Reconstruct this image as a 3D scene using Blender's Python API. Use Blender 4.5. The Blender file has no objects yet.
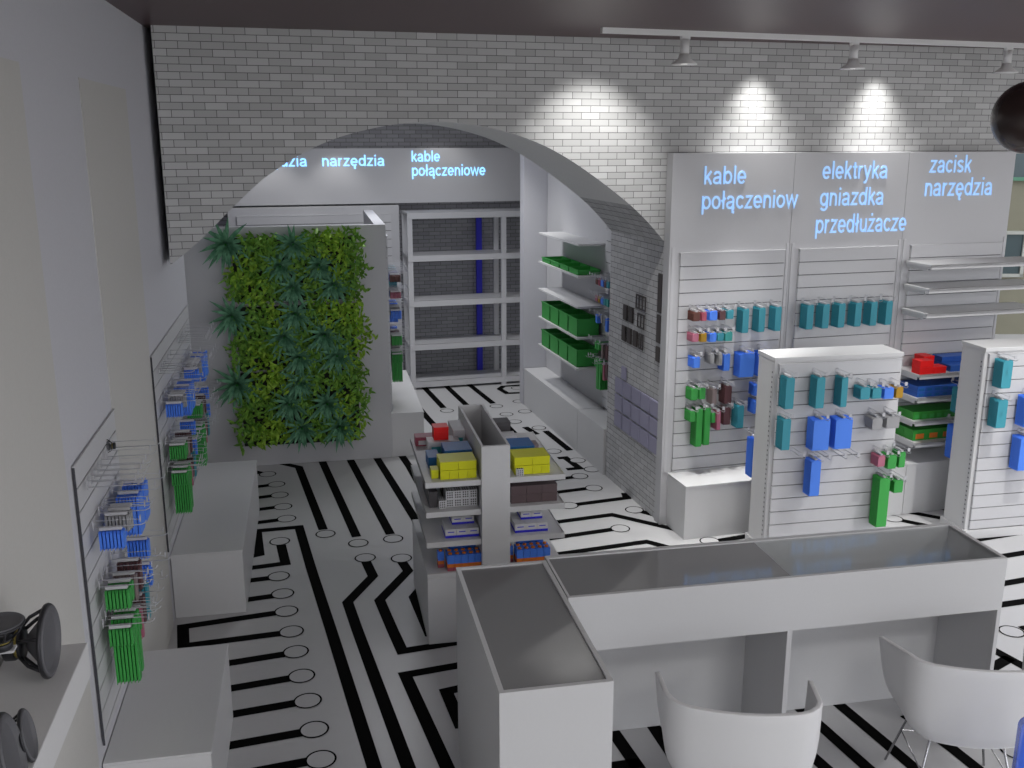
import bpy, bmesh, math, random
from mathutils import Vector, Matrix
random.seed(7)
sc = bpy.context.scene
COL = sc.collection
PI = math.pi
R = math.radians
ORD = ['first', 'second', 'third', 'fourth', 'fifth', 'sixth', 'seventh', 'eighth', 'ninth', 'tenth']

# ------------------------------------------------------------------ materials
def principled(name, col, rough=.5, metal=0.0, spec=.5, alpha=1.0, trans=0.0, ior=1.45):
    m = bpy.data.materials.new(name); m.use_nodes = True
    b = m.node_tree.nodes['Principled BSDF']
    b.inputs['Base Color'].default_value = (*col, 1)
    b.inputs['Roughness'].default_value = rough
    b.inputs['Metallic'].default_value = metal
    b.inputs['Specular IOR Level'].default_value = spec
    b.inputs['Alpha'].default_value = alpha
    b.inputs['Transmission Weight'].default_value = trans
    b.inputs['IOR'].default_value = ior
    return m
def grain(m, scale=60, amt=.05, bump=0.0):
    """gentle procedural tone variation over the whole surface"""
    nt = m.node_tree; b = nt.nodes['Principled BSDF']
    tc = nt.nodes.new('ShaderNodeTexCoord'); n = nt.nodes.new('ShaderNodeTexNoise')
    n.inputs['Scale'].default_value = scale; n.inputs['Detail'].default_value = 3
    nt.links.new(tc.outputs['Object'], n.inputs['Vector'])
    mr = nt.nodes.new('ShaderNodeMapRange')
    mr.inputs['To Min'].default_value = 1 - amt; mr.inputs['To Max'].default_value = 1 + amt
    nt.links.new(n.outputs['Fac'], mr.inputs['Value'])
    mx = nt.nodes.new('ShaderNodeVectorMath'); mx.operation = 'SCALE'
    mx.inputs[0].default_value = b.inputs['Base Color'].default_value[:3]
    nt.links.new(mr.outputs['Result'], mx.inputs['Scale'])
    nt.links.new(mx.outputs['Vector'], b.inputs['Base Color'])
    if bump:
        bp = nt.nodes.new('ShaderNodeBump'); bp.inputs['Strength'].default_value = bump
        nt.links.new(n.outputs['Fac'], bp.inputs['Height']); nt.links.new(bp.outputs['Normal'], b.inputs['Normal'])
    return m
def brick_mat(name, axes, c1, c2, mortar, bw=.1385, rh=.0465, ms=.0022):
    m = principled(name, c1, .8, spec=.2); nt = m.node_tree; b = nt.nodes['Principled BSDF']
    tc = nt.nodes.new('ShaderNodeTexCoord'); sp = nt.nodes.new('ShaderNodeSeparateXYZ'); cb = nt.nodes.new('ShaderNodeCombineXYZ')
    nt.links.new(tc.outputs['Object'], sp.inputs[0])
    nt.links.new(sp.outputs[axes[0]], cb.inputs[0]); nt.links.new(sp.outputs[axes[1]], cb.inputs[1])
    br = nt.nodes.new('ShaderNodeTexBrick')
    br.inputs['Scale'].default_value = 1; br.inputs['Brick Width'].default_value = bw; br.inputs['Row Height'].default_value = rh
    br.inputs['Mortar Size'].default_value = ms; br.inputs['Mortar Smooth'].default_value = .1; br.inputs['Bias'].default_value = 0
    br.inputs['Color1'].default_value = (*c1, 1); br.inputs['Color2'].default_value = (*c2, 1); br.inputs['Mortar'].default_value = (*mortar, 1)
    nt.links.new(cb.outputs[0], br.inputs['Vector']); nt.links.new(br.outputs['Color'], b.inputs['Base Color'])
    bp = nt.nodes.new('ShaderNodeBump'); bp.inputs['Strength'].default_value = .25; bp.inputs['Distance'].default_value = .01; bp.invert = True
    nt.links.new(br.outputs['Fac'], bp.inputs['Height']); nt.links.new(bp.outputs['Normal'], b.inputs['Normal'])
    return m
def emis(name, col, s):
    m = bpy.data.materials.new(name); m.use_nodes = True
    b = m.node_tree.nodes['Principled BSDF']
    b.inputs['Base Color'].default_value = (*col, 1)
    b.inputs['Emission Color'].default_value = (*col, 1); b.inputs['Emission Strength'].default_value = s
    return m
M = dict(
 wall=grain(principled('lavender grey plaster', (.56,.56,.60), .8, spec=.25), 90, .05),
 warm=grain(principled('warm grey plaster', (.55,.54,.52), .8, spec=.25), 90, .04),
 intr=grain(principled('grey arch plaster', (.76,.76,.76), .9, spec=.1), 120, .08),
 ceil=grain(principled('dark plum ceiling paint', (.10,.062,.068), .42, spec=.3), 60, .08),
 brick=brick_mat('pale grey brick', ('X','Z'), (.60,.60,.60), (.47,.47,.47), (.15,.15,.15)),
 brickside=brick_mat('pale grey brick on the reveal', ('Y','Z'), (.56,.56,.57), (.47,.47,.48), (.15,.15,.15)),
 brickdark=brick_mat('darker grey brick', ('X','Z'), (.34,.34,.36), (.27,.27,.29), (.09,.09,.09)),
 floor=grain(principled('white vinyl floor', (.53,.53,.54), .34, spec=.4), 15, .02),
 trace=principled('black printed trace', (.003,.003,.003), .8, spec=.05),
 white=grain(principled('white laminate', (.62,.62,.63), .45, spec=.4), 80, .02),
 panel=grain(principled('pale grey display panel', (.53,.53,.55), .5, spec=.35), 80, .03),
 slat=grain(principled('slat board', (.56,.56,.58), .5, spec=.35), 80, .03),
 groove=principled('dark groove', (.16,.16,.17), .8),
 metal=principled('white painted steel', (.55,.55,.57), .35, spec=.5),
 chrome=principled('chrome wire', (.55,.55,.57), .25, 1.0),
 darkm=principled('dark steel and shadow line', (.07,.07,.08), .5, .3),  # cord metal; also the shadow line painted at slat board ends
 hookm=principled('grey hook wire', (.50,.50,.53), .5, .1),
 counter=grain(principled('white counter laminate', (.56,.56,.57), .4, spec=.4), 80, .02),
 glassdark=principled('dark glass counter top', (.23,.23,.235), .05, spec=.7, ior=1.5),
 chair=grain(principled('white moulded plastic', (.62,.62,.63), .4, spec=.4), 50, .01),
 rubber=principled('black rubber', (.02,.02,.022), .6),
 cone=grain(principled('grey speaker cone', (.10,.10,.11), .55), 200, .1),
 basket=principled('speaker basket steel', (.035,.035,.04), .4, .5),
 coil=principled('brass voice coil', (.35,.28,.08), .35, .6),
 brown=principled('dark brown glass', (.035,.022,.02), .25, spec=.6),
 soil=principled('dark planter felt', (.03,.03,.028), .9),
 letter=emis('blue lit lettering', (.34,.58,.95), .5),
 letterfar=emis('bright blue lit lettering', (.25,.58,1.0), 1.5),
 lamp=emis('lamp lens', (1,.97,.92), 3.0),
 bluepost=principled('deep blue paint', (.03,.03,.55), .5),
 facade=grain(principled('ochre facade render', (.26,.25,.19), .9, spec=.1), 3, .1),
 winglass=principled('facade window pane', (.06,.09,.10), .2),
 winframe=principled('pale window frame', (.45,.46,.42), .6),
 greenframe=principled('green window frame', (.10,.26,.17), .6),
 tabm=principled('white hang tab', (.56,.56,.58), .6, spec=.2),
 trackm=principled('white track enamel', (.80,.80,.80), .4),
 lilac=principled('lilac plastic', (.33,.32,.44), .7),
 socket=principled('dark brown socket plastic', (.065,.055,.055), .5),
)
def clear_glass():
    m = bpy.data.materials.new('clear counter glass'); m.use_nodes = True; nt = m.node_tree
    for n in list(nt.nodes): nt.nodes.remove(n)
    o = nt.nodes.new('ShaderNodeOutputMaterial'); t = nt.nodes.new('ShaderNodeBsdfTransparent'); g = nt.nodes.new('ShaderNodeBsdfGlossy')
    g.inputs['Roughness'].default_value = .06; t.inputs['Color'].default_value = (.93,.94,.94,1)
    lw = nt.nodes.new('ShaderNodeLayerWeight'); pw_ = nt.nodes.new('ShaderNodeMath'); pw_.operation = 'POWER'; pw_.inputs[1].default_value = 4
    nt.links.new(lw.outputs['Facing'], pw_.inputs[0]); f = nt.nodes.new('ShaderNodeMapRange'); nt.links.new(pw_.outputs[0], f.inputs['Value'])
    f.inputs['To Min'].default_value = .04; f.inputs['To Max'].default_value = .5
    mx = nt.nodes.new('ShaderNodeMixShader')
    nt.links.new(f.outputs[0], mx.inputs[0]); nt.links.new(t.outputs[0], mx.inputs[1]); nt.links.new(g.outputs[0], mx.inputs[2])
    nt.links.new(mx.outputs[0], o.inputs[0]); return m
M['glass'] = clear_glass()
PC = dict(teal=(.05,.30,.38), green_teal=(.05,.32,.30), blue=(.08,.24,.86), green=(.05,.34,.07), greenlong=(.05,.36,.07),
          gray=(.33,.33,.34), taupe=(.24,.19,.19), brown=(.12,.045,.035), maroon=(.11,.05,.055), rose=(.38,.08,.12),
          pink=(.45,.15,.22), gold=(.42,.24,.02), lightpink=(.5,.38,.42), red=(.80,.01,.01), yellow=(.66,.66,.01), deepblue=(.015,.12,.36),
          choc=(.12,.085,.09), white=(.66,.66,.68), dark=(.07,.065,.07), orange=(.75,.20,.03), indigo=(.03,.03,.62), cyan=(.08,.42,.45), royal=(.03,.12,.48), leaf=(.04,.30,.04))
PM = {k: principled('product ' + k.replace('_',' '), v, .45, spec=.4) for k, v in PC.items()}
CN = dict(teal='teal', green_teal='sea green', blue='bright blue', green='green', greenlong='green', gray='grey', taupe='taupe', brown='brown',
          maroon='maroon', rose='rose red', pink='pink', gold='gold')

# ------------------------------------------------------------------ geometry collector
class MB:
    def __init__(s): s.v = []; s.f = []; s.mi = []; s.cur = 0; s.sm = []; s.smooth = False
    def _add(s, vs, fs):
        o = len(s.v); s.v += [tuple(v) for v in vs]
        for f in fs: s.f.append(tuple(i + o for i in f)); s.mi.append(s.cur); s.sm.append(s.smooth)
    def box(s, x0, x1, y0, y1, z0, z1):
        v = [(x,y,z) for z in (z0,z1) for y in (y0,y1) for x in (x0,x1)]
        s._add(v, [(0,2,3,1),(4,5,7,6),(0,1,5,4),(2,6,7,3),(0,4,6,2),(1,3,7,5)]); return s
    def prism(s, pts, z0, z1):   # pts ccw in xy
        n = len(pts); v = [(x,y,z0) for x,y in pts] + [(x,y,z1) for x,y in pts]
        s._add(v, [tuple(range(n))[::-1], tuple(range(n,2*n))] + [(i,(i+1)%n,n+(i+1)%n,n+i) for i in range(n)]); return s
    def prism_xz(s, pts, y0, y1):
        n = len(pts); v = [(x,y0,z) for x,z in pts] + [(x,y1,z) for x,z in pts]
        s._add(v, [tuple(range(n)), tuple(range(n,2*n))[::-1]] + [(i,n+i,n+(i+1)%n,(i+1)%n) for i in range(n)]); return s
    def lathe(s, prof, seg=24, c=(0,0,0), axis='z', closed=False):
        n = len(prof); v = []
        for k in range(seg):
            a = 2*PI*k/seg
            for r, h in prof:
                p = (r*math.cos(a), r*math.sin(a), h)
                if axis == 'x': p = (p[2], p[0], p[1])
                if axis == 'y': p = (p[1], p[2], p[0])
                v.append((p[0]+c[0], p[1]+c[1], p[2]+c[2]))
        f = []
        for k in range(seg):
            k2 = (k+1) % seg
            for i in range(n-1): f.append((k*n+i, k2*n+i, k2*n+i+1, k*n+i+1))
            if closed: f.append((k*n+n-1, k2*n+n-1, k2*n, k*n))
        sm = s.smooth; s.smooth = True; s._add(v, f); s.smooth = sm; return s
    def tube(s, pts, r, seg=6, cap=True):
        pts = [Vector(p) for p in pts]; rings = []; v = []
        up = None
        for i, p in enumerate(pts):
            d = (pts[min(i+1,len(pts)-1)] - pts[max(i-1,0)]).normalized()
            if up is None:
                up = Vector((0,0,1)) if abs(d.z) < .9 else Vector((1,0,0))
            a = d.cross(up); a = a.normalized() if a.length > 1e-6 else d.orthogonal().normalized(); b = a.cross(d)
            up = b
            for k in range(seg):
                t = 2*PI*k/seg; v.append(p + a*(r*math.cos(t)) + b*(r*math.sin(t)))
        f = []
        for i in range(len(pts)-1):
            for k in range(seg):
                k2 = (k+1)%seg; f.append((i*seg+k, i*seg+k2, (i+1)*seg+k2, (i+1)*seg+k))
        if cap: f.append(tuple(range(seg))[::-1]); f.append(tuple((len(pts)-1)*seg+k for k in range(seg)))
        sm = s.smooth; s.smooth = True; s._add(v, f); s.smooth = sm; return s
    def mesh(s, name, mats, recalc=True):
        me = bpy.data.meshes.new(name); me.from_pydata(s.v, [], s.f)
        for m in (mats if isinstance(mats, (list,tuple)) else [mats]): me.materials.append(m)
        me.polygons.foreach_set('material_index', s.mi); me.polygons.foreach_set('use_smooth', s.sm)
        if recalc:
            bm = bmesh.new(); bm.from_mesh(me); bmesh.ops.recalc_face_normals(bm, faces=bm.faces); bm.to_mesh(me); bm.free()
        me.update(); return me
    def build(s, name, mats, parent=None, loc=(0,0,0), rz=0, bevel=0, recalc=True):
        o = bpy.data.objects.new(name, s.mesh(name, mats, recalc)); COL.objects.link(o)
        o.location = loc; o.rotation_euler = (0,0,rz)
        if parent is not None: o.parent = parent
        if bevel:
            b = o.modifiers.new('bevel', 'BEVEL'); b.width = bevel; b.segments = 2; b.limit_method = 'ANGLE'; b.angle_limit = R(50)
        return o
def tag(o, label=None, cat=None, group=None, kind=None):
    if label: o['label'] = label
    if cat: o['category'] = cat
    if group: o['group'] = group
    if kind: o['kind'] = kind
    return o
def empty(name, loc, rz=0, label=None, cat=None, group=None):
    o = bpy.data.objects.new(name, None); COL.objects.link(o); o.location = loc; o.rotation_euler = (0,0,rz)
    o.empty_display_size = .05
    return tag(o, label, cat, group)
def copy_tree(o, parent=None):
    c = o.copy(); COL.objects.link(c)
    if parent is not None: c.parent = parent
    for ch in list(o.children): copy_tree(ch, c)
    return c

# ------------------------------------------------------------------ frames of the place
AW = R(4.5)                          # the arch wall runs 4.5 degrees off the counter's direction
PO = (2.66, 7.04)                    # left end of the wall displays' front plane
def A2W(s, d, z=0):                  # along the arch wall, into depth -> world
    return (PO[0] + s*math.cos(AW) - d*math.sin(AW), PO[1] + s*math.sin(AW) + d*math.cos(AW), z)
CEIL = 3.67

# printed circuit traces and pads on the floor, metres
TR= [[(-0.756, 9.102), (-0.56, 8.942)], [(-0.722, 8.545), (-0.472, 8.592)], [(-0.704, 8.264), (-0.441, 8.311)], [(-0.687, 7.977), (-0.407, 8.026)], [(-0.668, 7.686), (-0.371, 7.735)], [(-0.571, 7.035), (-0.49, 7.065), (-0.53, 7.532), (-0.208, 7.548), (-0.116, 6.731), (0.001, 5.785), (0.177, 4.32), (0.228, 3.887)], [(-0.397, 9.208), (-0.22, 9.044), (-0.021, 7.455)], [(-0.041, 9.481), (0.229, 7.258)], [(0.221, 9.494), (0.489, 7.259)], [(0.468, 9.544), (0.707, 7.561), (0.77, 7.031)], [(0.714, 9.529), (0.792, 8.86), (0.85, 8.153)], [(0.27, 6.812), (0.308, 6.524), (0.118, 6.151), (0.162, 5.753), (0.34, 4.288), (0.381, 3.932)], [(0.53, 6.725), (0.558, 6.562), (0.328, 6.139), (0.378, 5.71), (0.414, 5.433), (0.833, 5.483)], [(0.697, 6.416), (0.557, 6.143), (0.605, 5.586)], [(0.79, 5.212), (0.406, 5.158), (0.527, 4.25), (0.569, 3.952)], [(0.705, 4.957), (0.614, 4.938), (0.647, 4.572)], [(-0.318, 6.089), (-0.912, 6.008), (-0.88, 5.753), (-0.281, 5.802)], [(-1.028, 5.433), (-0.252, 5.537)], [(-0.987, 5.145), (-0.219, 5.252)], [(-0.949, 4.882), (-0.184, 4.984)], [(-0.909, 4.603), (-0.151, 4.695)], [(-0.872, 4.343), (-0.122, 4.438)], [(-0.339, 7.214), (-0.299, 6.864), (-0.615, 6.822)], [(-0.635, 6.609), (-0.393, 6.634)], [(-0.615, 6.309), (-0.364, 6.342)], [(1.241, 12.084), (1.376, 10.85)], [(1.517, 12.082), (1.656, 10.868), (1.888, 9.294)], [(1.813, 12.023), (1.963, 10.932)], [(1.08, 11.136), (1.147, 10.494), (1.27, 9.554)], [(2.573, 11.734), (2.23, 11.709), (2.16, 11.59), (2.21, 11.366), (2.489, 11.35)], [(2.123, 9.924), (2.189, 9.636)], [(1.938, 10.081), (1.979, 9.588)], [(2.304, 9.741), (2.389, 9.045)], [(2.212, 8.831), (2.287, 8.835), (2.34, 8.504), (2.213, 8.497)], [(1.974, 8.232), (2.221, 8.271)], [(1.962, 7.916), (2.252, 7.958)], [(2.075, 7.601), (2.533, 7.667), (2.554, 7.788)], [(1.799, 7.249), (2.295, 7.318), (2.72, 6.893)], [(2.55, 7.342), (2.641, 7.233)], [(1.643, 6.93), (2.203, 7.015)], [(1.61, 6.627), (2.391, 6.731), (2.69, 6.401)], [(2.921, 6.637), (3.304, 6.704)], [(4.524, 6.761), (4.716, 6.557)], [(4.681, 6.916), (4.907, 6.702)], [(4.999, 6.981), (5.091, 6.777)], [(4.769, 6.255), (5.554, 6.369)], [(4.846, 5.956), (5.264, 6.008)], [(4.455, 5.535), (4.933, 5.595)], [(4.254, 5.262), (4.691, 5.294)], [(4.246, 4.944), (4.469, 4.973)], [(3.888, 4.809), (3.958, 4.504)], [(3.688, 4.535), (3.936, 4.648)], [(1.317, 5.147), (1.414, 4.358), (1.456, 3.931)], [(1.465, 4.108), (1.207, 4.099)], [(1.582, 5.215), (1.634, 4.366), (1.642, 4.195), (1.662, 3.814)], [(2.654, 4.589), (2.691, 4.385), (2.738, 4.039), (2.788, 3.627)], [(2.45, 4.483), (2.492, 4.217), (2.564, 3.686)], [(2.238, 4.406), (2.324, 3.979), (2.371, 3.71)], [(2.985, 4.228), (3.045, 3.911), (3.088, 3.529)]]
PD= [(-0.499, 8.896), (-0.412, 8.601), (-0.378, 8.318), (-0.343, 8.029), (-0.308, 7.749), (-0.005, 7.364), (0.236, 7.132), (0.502, 7.165), (0.272, 6.848), (0.531, 6.789), (-0.278, 6.097), (-0.242, 5.811), (-0.212, 5.549), (-0.177, 5.262), (-0.143, 4.992), (-0.11, 4.708), (-0.079, 4.44), (-0.35, 7.284), (-0.341, 6.649), (-0.308, 6.365), (1.398, 10.728), (1.977, 10.809), (2.381, 11.586), (2.277, 10.965), (2.026, 10.451), (2.057, 10.144), (2.261, 9.863), (2.225, 9.048), (2.251, 10.528), (2.381, 8.729), (2.444, 8.448), (2.284, 8.286), (2.322, 7.957), (2.004, 7.586), (2.507, 7.385), (2.272, 7.022), (2.866, 6.646), (4.497, 6.789), (4.93, 6.676), (4.163, 4.931), (3.349, 3.828)]

# ------------------------------------------------------------------ camera, render view
cam = bpy.data.cameras.new('camera'); cam.lens = 35; cam.sensor_width = 36; cam.clip_start = .05; cam.clip_end = 200
co = bpy.data.objects.new('camera', cam); COL.objects.link(co)
co.location = (0, 0, 3.0); co.rotation_euler = (R(90 - 13.99), 0, R(-11.3)); sc.camera = co
sc.view_settings.view_transform = 'Standard'; sc.view_settings.look = 'None'
sc.view_settings.exposure = .14; sc.view_settings.gamma = 1; sc.view_settings.use_curve_mapping = False

# ------------------------------------------------------------------ floor with the circuit print
FX0, FX1, FY0, FY1 = -1.0, 9.0, -4.0, 13.2
fl = MB(); fl.box(FX0-.2, FX1+3, FY0, FY1+3, -.1, 0)
fl.cur = 1
def stroke(pts, w=.072, z=.0015):
    P = [Vector((x, y)) for x, y in pts]; n = len(P); Lf = []; Rt = []
    for i, p in enumerate(P):
        d0 = (P[i]-P[i-1]).normalized() if i > 0 else None
        d1 = (P[i+1]-P[i]).normalized() if i < n-1 else None
        d0 = d0 or d1; d1 = d1 or d0
        n0 = Vector((-d0.y, d0.x)); n1 = Vector((-d1.y, d1.x)); m = (n0+n1).normalized()
        k = w/2/max(.35, m.dot(n0)); Lf.append(p+m*k); Rt.append(p-m*k)
    for i in range(n-1):
        fl._add([(Lf[i].x,Lf[i].y,z),(Rt[i].x,Rt[i].y,z),(Rt[i+1].x,Rt[i+1].y,z),(Lf[i+1].x,Lf[i+1].y,z)], [(0,1,2,3)])
def pad(x, y, r=.078, w=.0105, z=.0025, seg=32):
    fl.cur = 1; v = []; f = []
    for k in range(seg):
        a = 2*PI*k/seg
        for rr in (r, r-w): v.append((x+rr*math.cos(a), y+rr*math.sin(a), z))
    for k in range(seg):
        k2 = (k+1)%seg; f.append((2*k, 2*k2, 2*k2+1, 2*k+1))
    fl._add(v, f); fl.cur = 0
    fl._add([(x+(r-w)*math.cos(2*PI*k/seg), y+(r-w)*math.sin(2*PI*k/seg), z) for k in range(seg)], [tuple(range(seg))]); fl.cur = 1
for t in TR: stroke(t)
for p in PD: pad(*p)
tag(fl.build('floor', [M['floor'], M['trace']], recalc=False), kind='structure')

# ------------------------------------------------------------------ shell
tag(MB().box(FX0-.4, FX1+.2, FY0-.2, FY1+.3, CEIL, CEIL+.15).build('ceiling', M['ceil']), kind='structure')
tag(MB().box(-1.3, -.975, FY0, 8.03, 0, CEIL).box(-1.3, -1.12, 8.03, FY1+.3, 0, CEIL).build('wall_left', M['wall']), kind='structure')
tag(MB().box(FX1, FX1+.2, FY0, 7.3, 0, .35).box(FX1, FX1+.2, FY0, 7.3, 3.3, CEIL).box(FX1, FX1+.2, 7.0, 7.3, .35, 3.3).box(FX1, FX1+.2, 1.4, 1.6, .35, 3.3).box(FX1, FX1+.2, FY0, FY0+.2, .35, 3.3).build('wall_right', M['wall']), kind='structure')  # unseen wall, opened up so ambient light reaches the left wall
tag(MB().box(FX0-12, 40, FY0-14, 40, -.2, -.11).build('ground', M['facade']), kind='structure')
for i, (y0, y1) in enumerate([(FY0+2.4, 3.90), (4.86, 6.04)]):
    tag(MB().box(-.975, -.971, y0, y1, 0, 3.25).build('trim_%d' % (i+1), M['warm']), kind='structure')

# arch wall: brick slab with one wide segmental opening, right reveal in brick then plain intrados
# local x runs along the wall from the right reveal (x = 0), y into depth, z up
ARC = [(-3.80,2.03),(-3.545,2.175),(-3.315,2.36),(-3.146,2.522),(-2.90,2.737),(-2.54,2.942),(-2.20,3.046),(-1.858,3.092),(-1.508,3.08),(-1.148,3.0),(-.85,2.875),(-.542,2.683),(-.221,2.439),(0,2.21),(.2,1.98)]
def arch_z(x):
    for i in range(1, len(ARC)-2):
        if ARC[i][0] <= x <= ARC[i+1][0]+1e-6:
            t = (x-ARC[i][0])/(ARC[i+1][0]-ARC[i][0])
            m0 = (ARC[i+1][1]-ARC[i-1][1])/(ARC[i+1][0]-ARC[i-1][0]); m1 = (ARC[i+2][1]-ARC[i][1])/(ARC[i+2][0]-ARC[i][0]); d = ARC[i+1][0]-ARC[i][0]
            return (2*t**3-3*t**2+1)*ARC[i][1] + (t**3-2*t**2+t)*d*m0 + (-2*t**3+3*t**2)*ARC[i+1][1] + (t**3-t**2)*d*m1
    return ARC[1][1]
XS = -3.545
W = MB(); TH = 1.13
def xy(x, z, y=0): return (x, y, z)
xs = [XS + (0-XS)*i/48 for i in range(49)]
zs = [arch_z(x) for x in xs]
# front + back faces above opening
for yy, flip in ((0, False), (TH, True)):
    for i in range(48):
        q = [(xs[i],yy,zs[i]),(xs[i+1],yy,zs[i+1]),(xs[i+1],yy,CEIL),(xs[i],yy,CEIL)]
        W._add(q, [(0,1,2,3)] if not flip else [(3,2,1,0)])
    for (a0, a1, b0, b1) in ((0, 2.82, 0, CEIL), (2.82, 7.6, 2.86, CEIL)):
        q = [(a0,yy,b0),(a1,yy,b0),(a1,yy,b1),(a0,yy,b1)]
        W._add(q, [(0,1,2,3)] if not flip else [(3,2,1,0)])
# intrados
for i in range(48):
    W.cur = 1 if min(zs[i], zs[i+1]) < 2.50 and i > 24 else 2
    W.smooth = True
    W._add([(xs[i],0,zs[i]),(xs[i],TH,zs[i]),(xs[i+1],TH,zs[i+1]),(xs[i+1],0,zs[i+1])], [(0,1,2,3)])
W.smooth = False; W.cur = 1
W._add([(0,0,0),(0,0,zs[-1]),(0,TH,zs[-1]),(0,TH,0)], [(0,1,2,3)])
W._add([(XS,0,zs[0]),(XS,0,CEIL),(XS,TH,CEIL),(XS,TH,zs[0])], [(0,1,2,3)])
W._add([(2.82,0,0),(2.82,TH,0),(2.82,TH,2.86),(2.82,0,2.86)], [(0,1,2,3)])
W.cur = 2; W._add([(2.82,0,2.86),(2.82,TH,2.86),(7.6,TH,2.86),(7.6,0,2.86)], [(0,1,2,3)])
aw = W.build('wall_arch', [M['brick'], M['brickside'], M['intr']], loc=A2W(-.04, .11), rz=AW, recalc=False)
tag(aw, kind='structure')
# far brick wall and the wall the right hand shelves stand against
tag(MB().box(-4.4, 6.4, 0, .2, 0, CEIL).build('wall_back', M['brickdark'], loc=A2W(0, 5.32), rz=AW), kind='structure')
tag(MB().box(0, .15, 1.24, 3.80, 0, 3.3).build('wall_side', M['wall'], loc=A2W(.32, 0), rz=AW), kind='structure')
tag(MB().box(-.066, .47, 3.80, 3.95, 0, 3.3).build('wall_partition', M['wall'], loc=A2W(0, 0), rz=AW), kind='structure')

# storefront facade across the yard, seen right of the wall displays
fc = empty('neighbour_building', (10.8, 13.4, 0), R(-12), 'ochre rendered house outside, seen past the right end of the display wall', 'building')
MB().box(-3.4, 7, 0, .4, 0, 7).build('wall', M['facade'], fc)
for (x, z, fr) in [(-.55, 2.35, 'greenframe'), (.6, 2.35, 'greenframe'), (-.80, .9, 'winframe'), (.3, .9, 'winframe'), (1.4,.9,'winframe')]:
    f = MB().box(x, x+.66, -.06, 0, z, z+.05).box(x, x+.66, -.06, 0, z+.65, z+.7).box(x, x+.05, -.06, 0, z, z+.7).box(x+.61, x+.66, -.06, 0, z, z+.7).box(x+.31, x+.35, -.05, 0, z, z+.7).build('window', M[fr], fc)
    MB().box(x+.05, x+.61, -.03, -.01, z+.05, z+.65).build('pane', M['winglass'], f)

# ------------------------------------------------------------------ text
def _arc(cx, cy, rx, ry, a0, a1, n=14):
    return [(cx+rx*math.cos(R(a0+(a1-a0)*i/n)), cy+ry*math.sin(R(a0+(a1-a0)*i/n))) for i in range(n+1)]
_ST = .085; _XH = .52; _AS = .72; _DS = -.20
def _stem(x, a, b): return [(x, a), (x, b)]
def _dot(x, y): return [(x, y-.045), (x, y+.045)]
_h = _ST/2
_A = [_arc(.215, .345, .155, .135, 165, 0) + [(.37, .10), (.395, .035), (.43, .03)], [(.37, .285), (.19, .255)] + _arc(.185, .145, .14, .108, 95, 275) + _arc(.22, .19, .15, .155, 285, 350)]
_E = [[(.05, .255)] + [(.405, .255)] + _arc(.225, .26, .182, .218, 2, 318, 22)]
def _og(x): return [[(x, .03), (x-.06, -.06), (x-.05, -.13), (x+.03, -.15)]]
GLY = {
 'o': (.46, [_arc(.23, .26, .187, .218, 0, 360, 26)]), 'a': (.46, _A), 'ą': (.46, _A + _og(.40)), 'e': (.46, _E), 'ę': (.46, _E + _og(.30)),
 'c': (.42, [_arc(.225, .26, .182, .218, 40, 320, 20)]),
 'd': (.48, [_arc(.225, .26, .178, .218, 0, 360, 26), _stem(.41, 0, _AS)]), 'b': (.48, [_arc(.255, .26, .178, .218, 0, 360, 26), _stem(.07, 0, _AS)]),
 'p': (.48, [_arc(.255, .26, .178, .218, 0, 360, 26), _stem(.07, _DS, _XH)]),
 'g': (.48, [_arc(.225, .26, .178, .218, 0, 360, 26), [(.41, _XH), (.41, -.02)] + _arc(.235, -.02, .175, .145, 0, -150)]),
 'k': (.42, [_stem(.07, 0, _AS), [(.37, _XH-.01), (.09, .20)], [(.185, .29), (.39, .0)]]),
 'l': (.17, [_stem(.085, 0, _AS)]), 'ł': (.20, [_stem(.10, 0, _AS), [(0.0, .29), (.20, .43)]]),
 'i': (.17, [_stem(.085, 0, _XH), _dot(.085, _AS-.05)]),
 'n': (.45, [_stem(.07, 0, _XH), [(.07, .28)] + _arc(.225, .30, .155, .178, 165, 0) + [(.38, 0)]]),
 'r': (.29, [_stem(.07, 0, _XH), [(.07, .26)] + _arc(.24, .30, .165, .175, 165, 85)]),
 'u': (.45, [_stem(.38, 0, _XH), [(.07, _XH), (.07, .2)] + _arc(.225, .22, .155, .178, 180, 345)]),
 'w': (.64, [[(.02, _XH), (.17, .03), (.32, _XH-.04), (.47, .03), (.62, _XH)]]),
 'z': (.41, [[(.04, _XH-_h), (.35, _XH-_h), (.05, _h), (.38, _h)]]), 'ż': (.41, [[(.04, _XH-_h), (.35, _XH-_h), (.05, _h), (.38, _h)], _dot(.21, _AS-.04)]),
 't': (.25, [[(.12, .66), (.12, .10), (.15, .045), (.24, .045)], [(.01, _XH-_h), (.24, _XH-_h)]]),
 'y': (.42, [[(.03, _XH), (.21, .04)], [(.39, _XH), (.20, -.05), (.14, -.15), (.04, -.15)]]),
 's': (.42, [_arc(.205, .378, .145, .10, 20, 225, 12) + _arc(.205, .145, .155, .105, 80, -155, 14)]),
}
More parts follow.
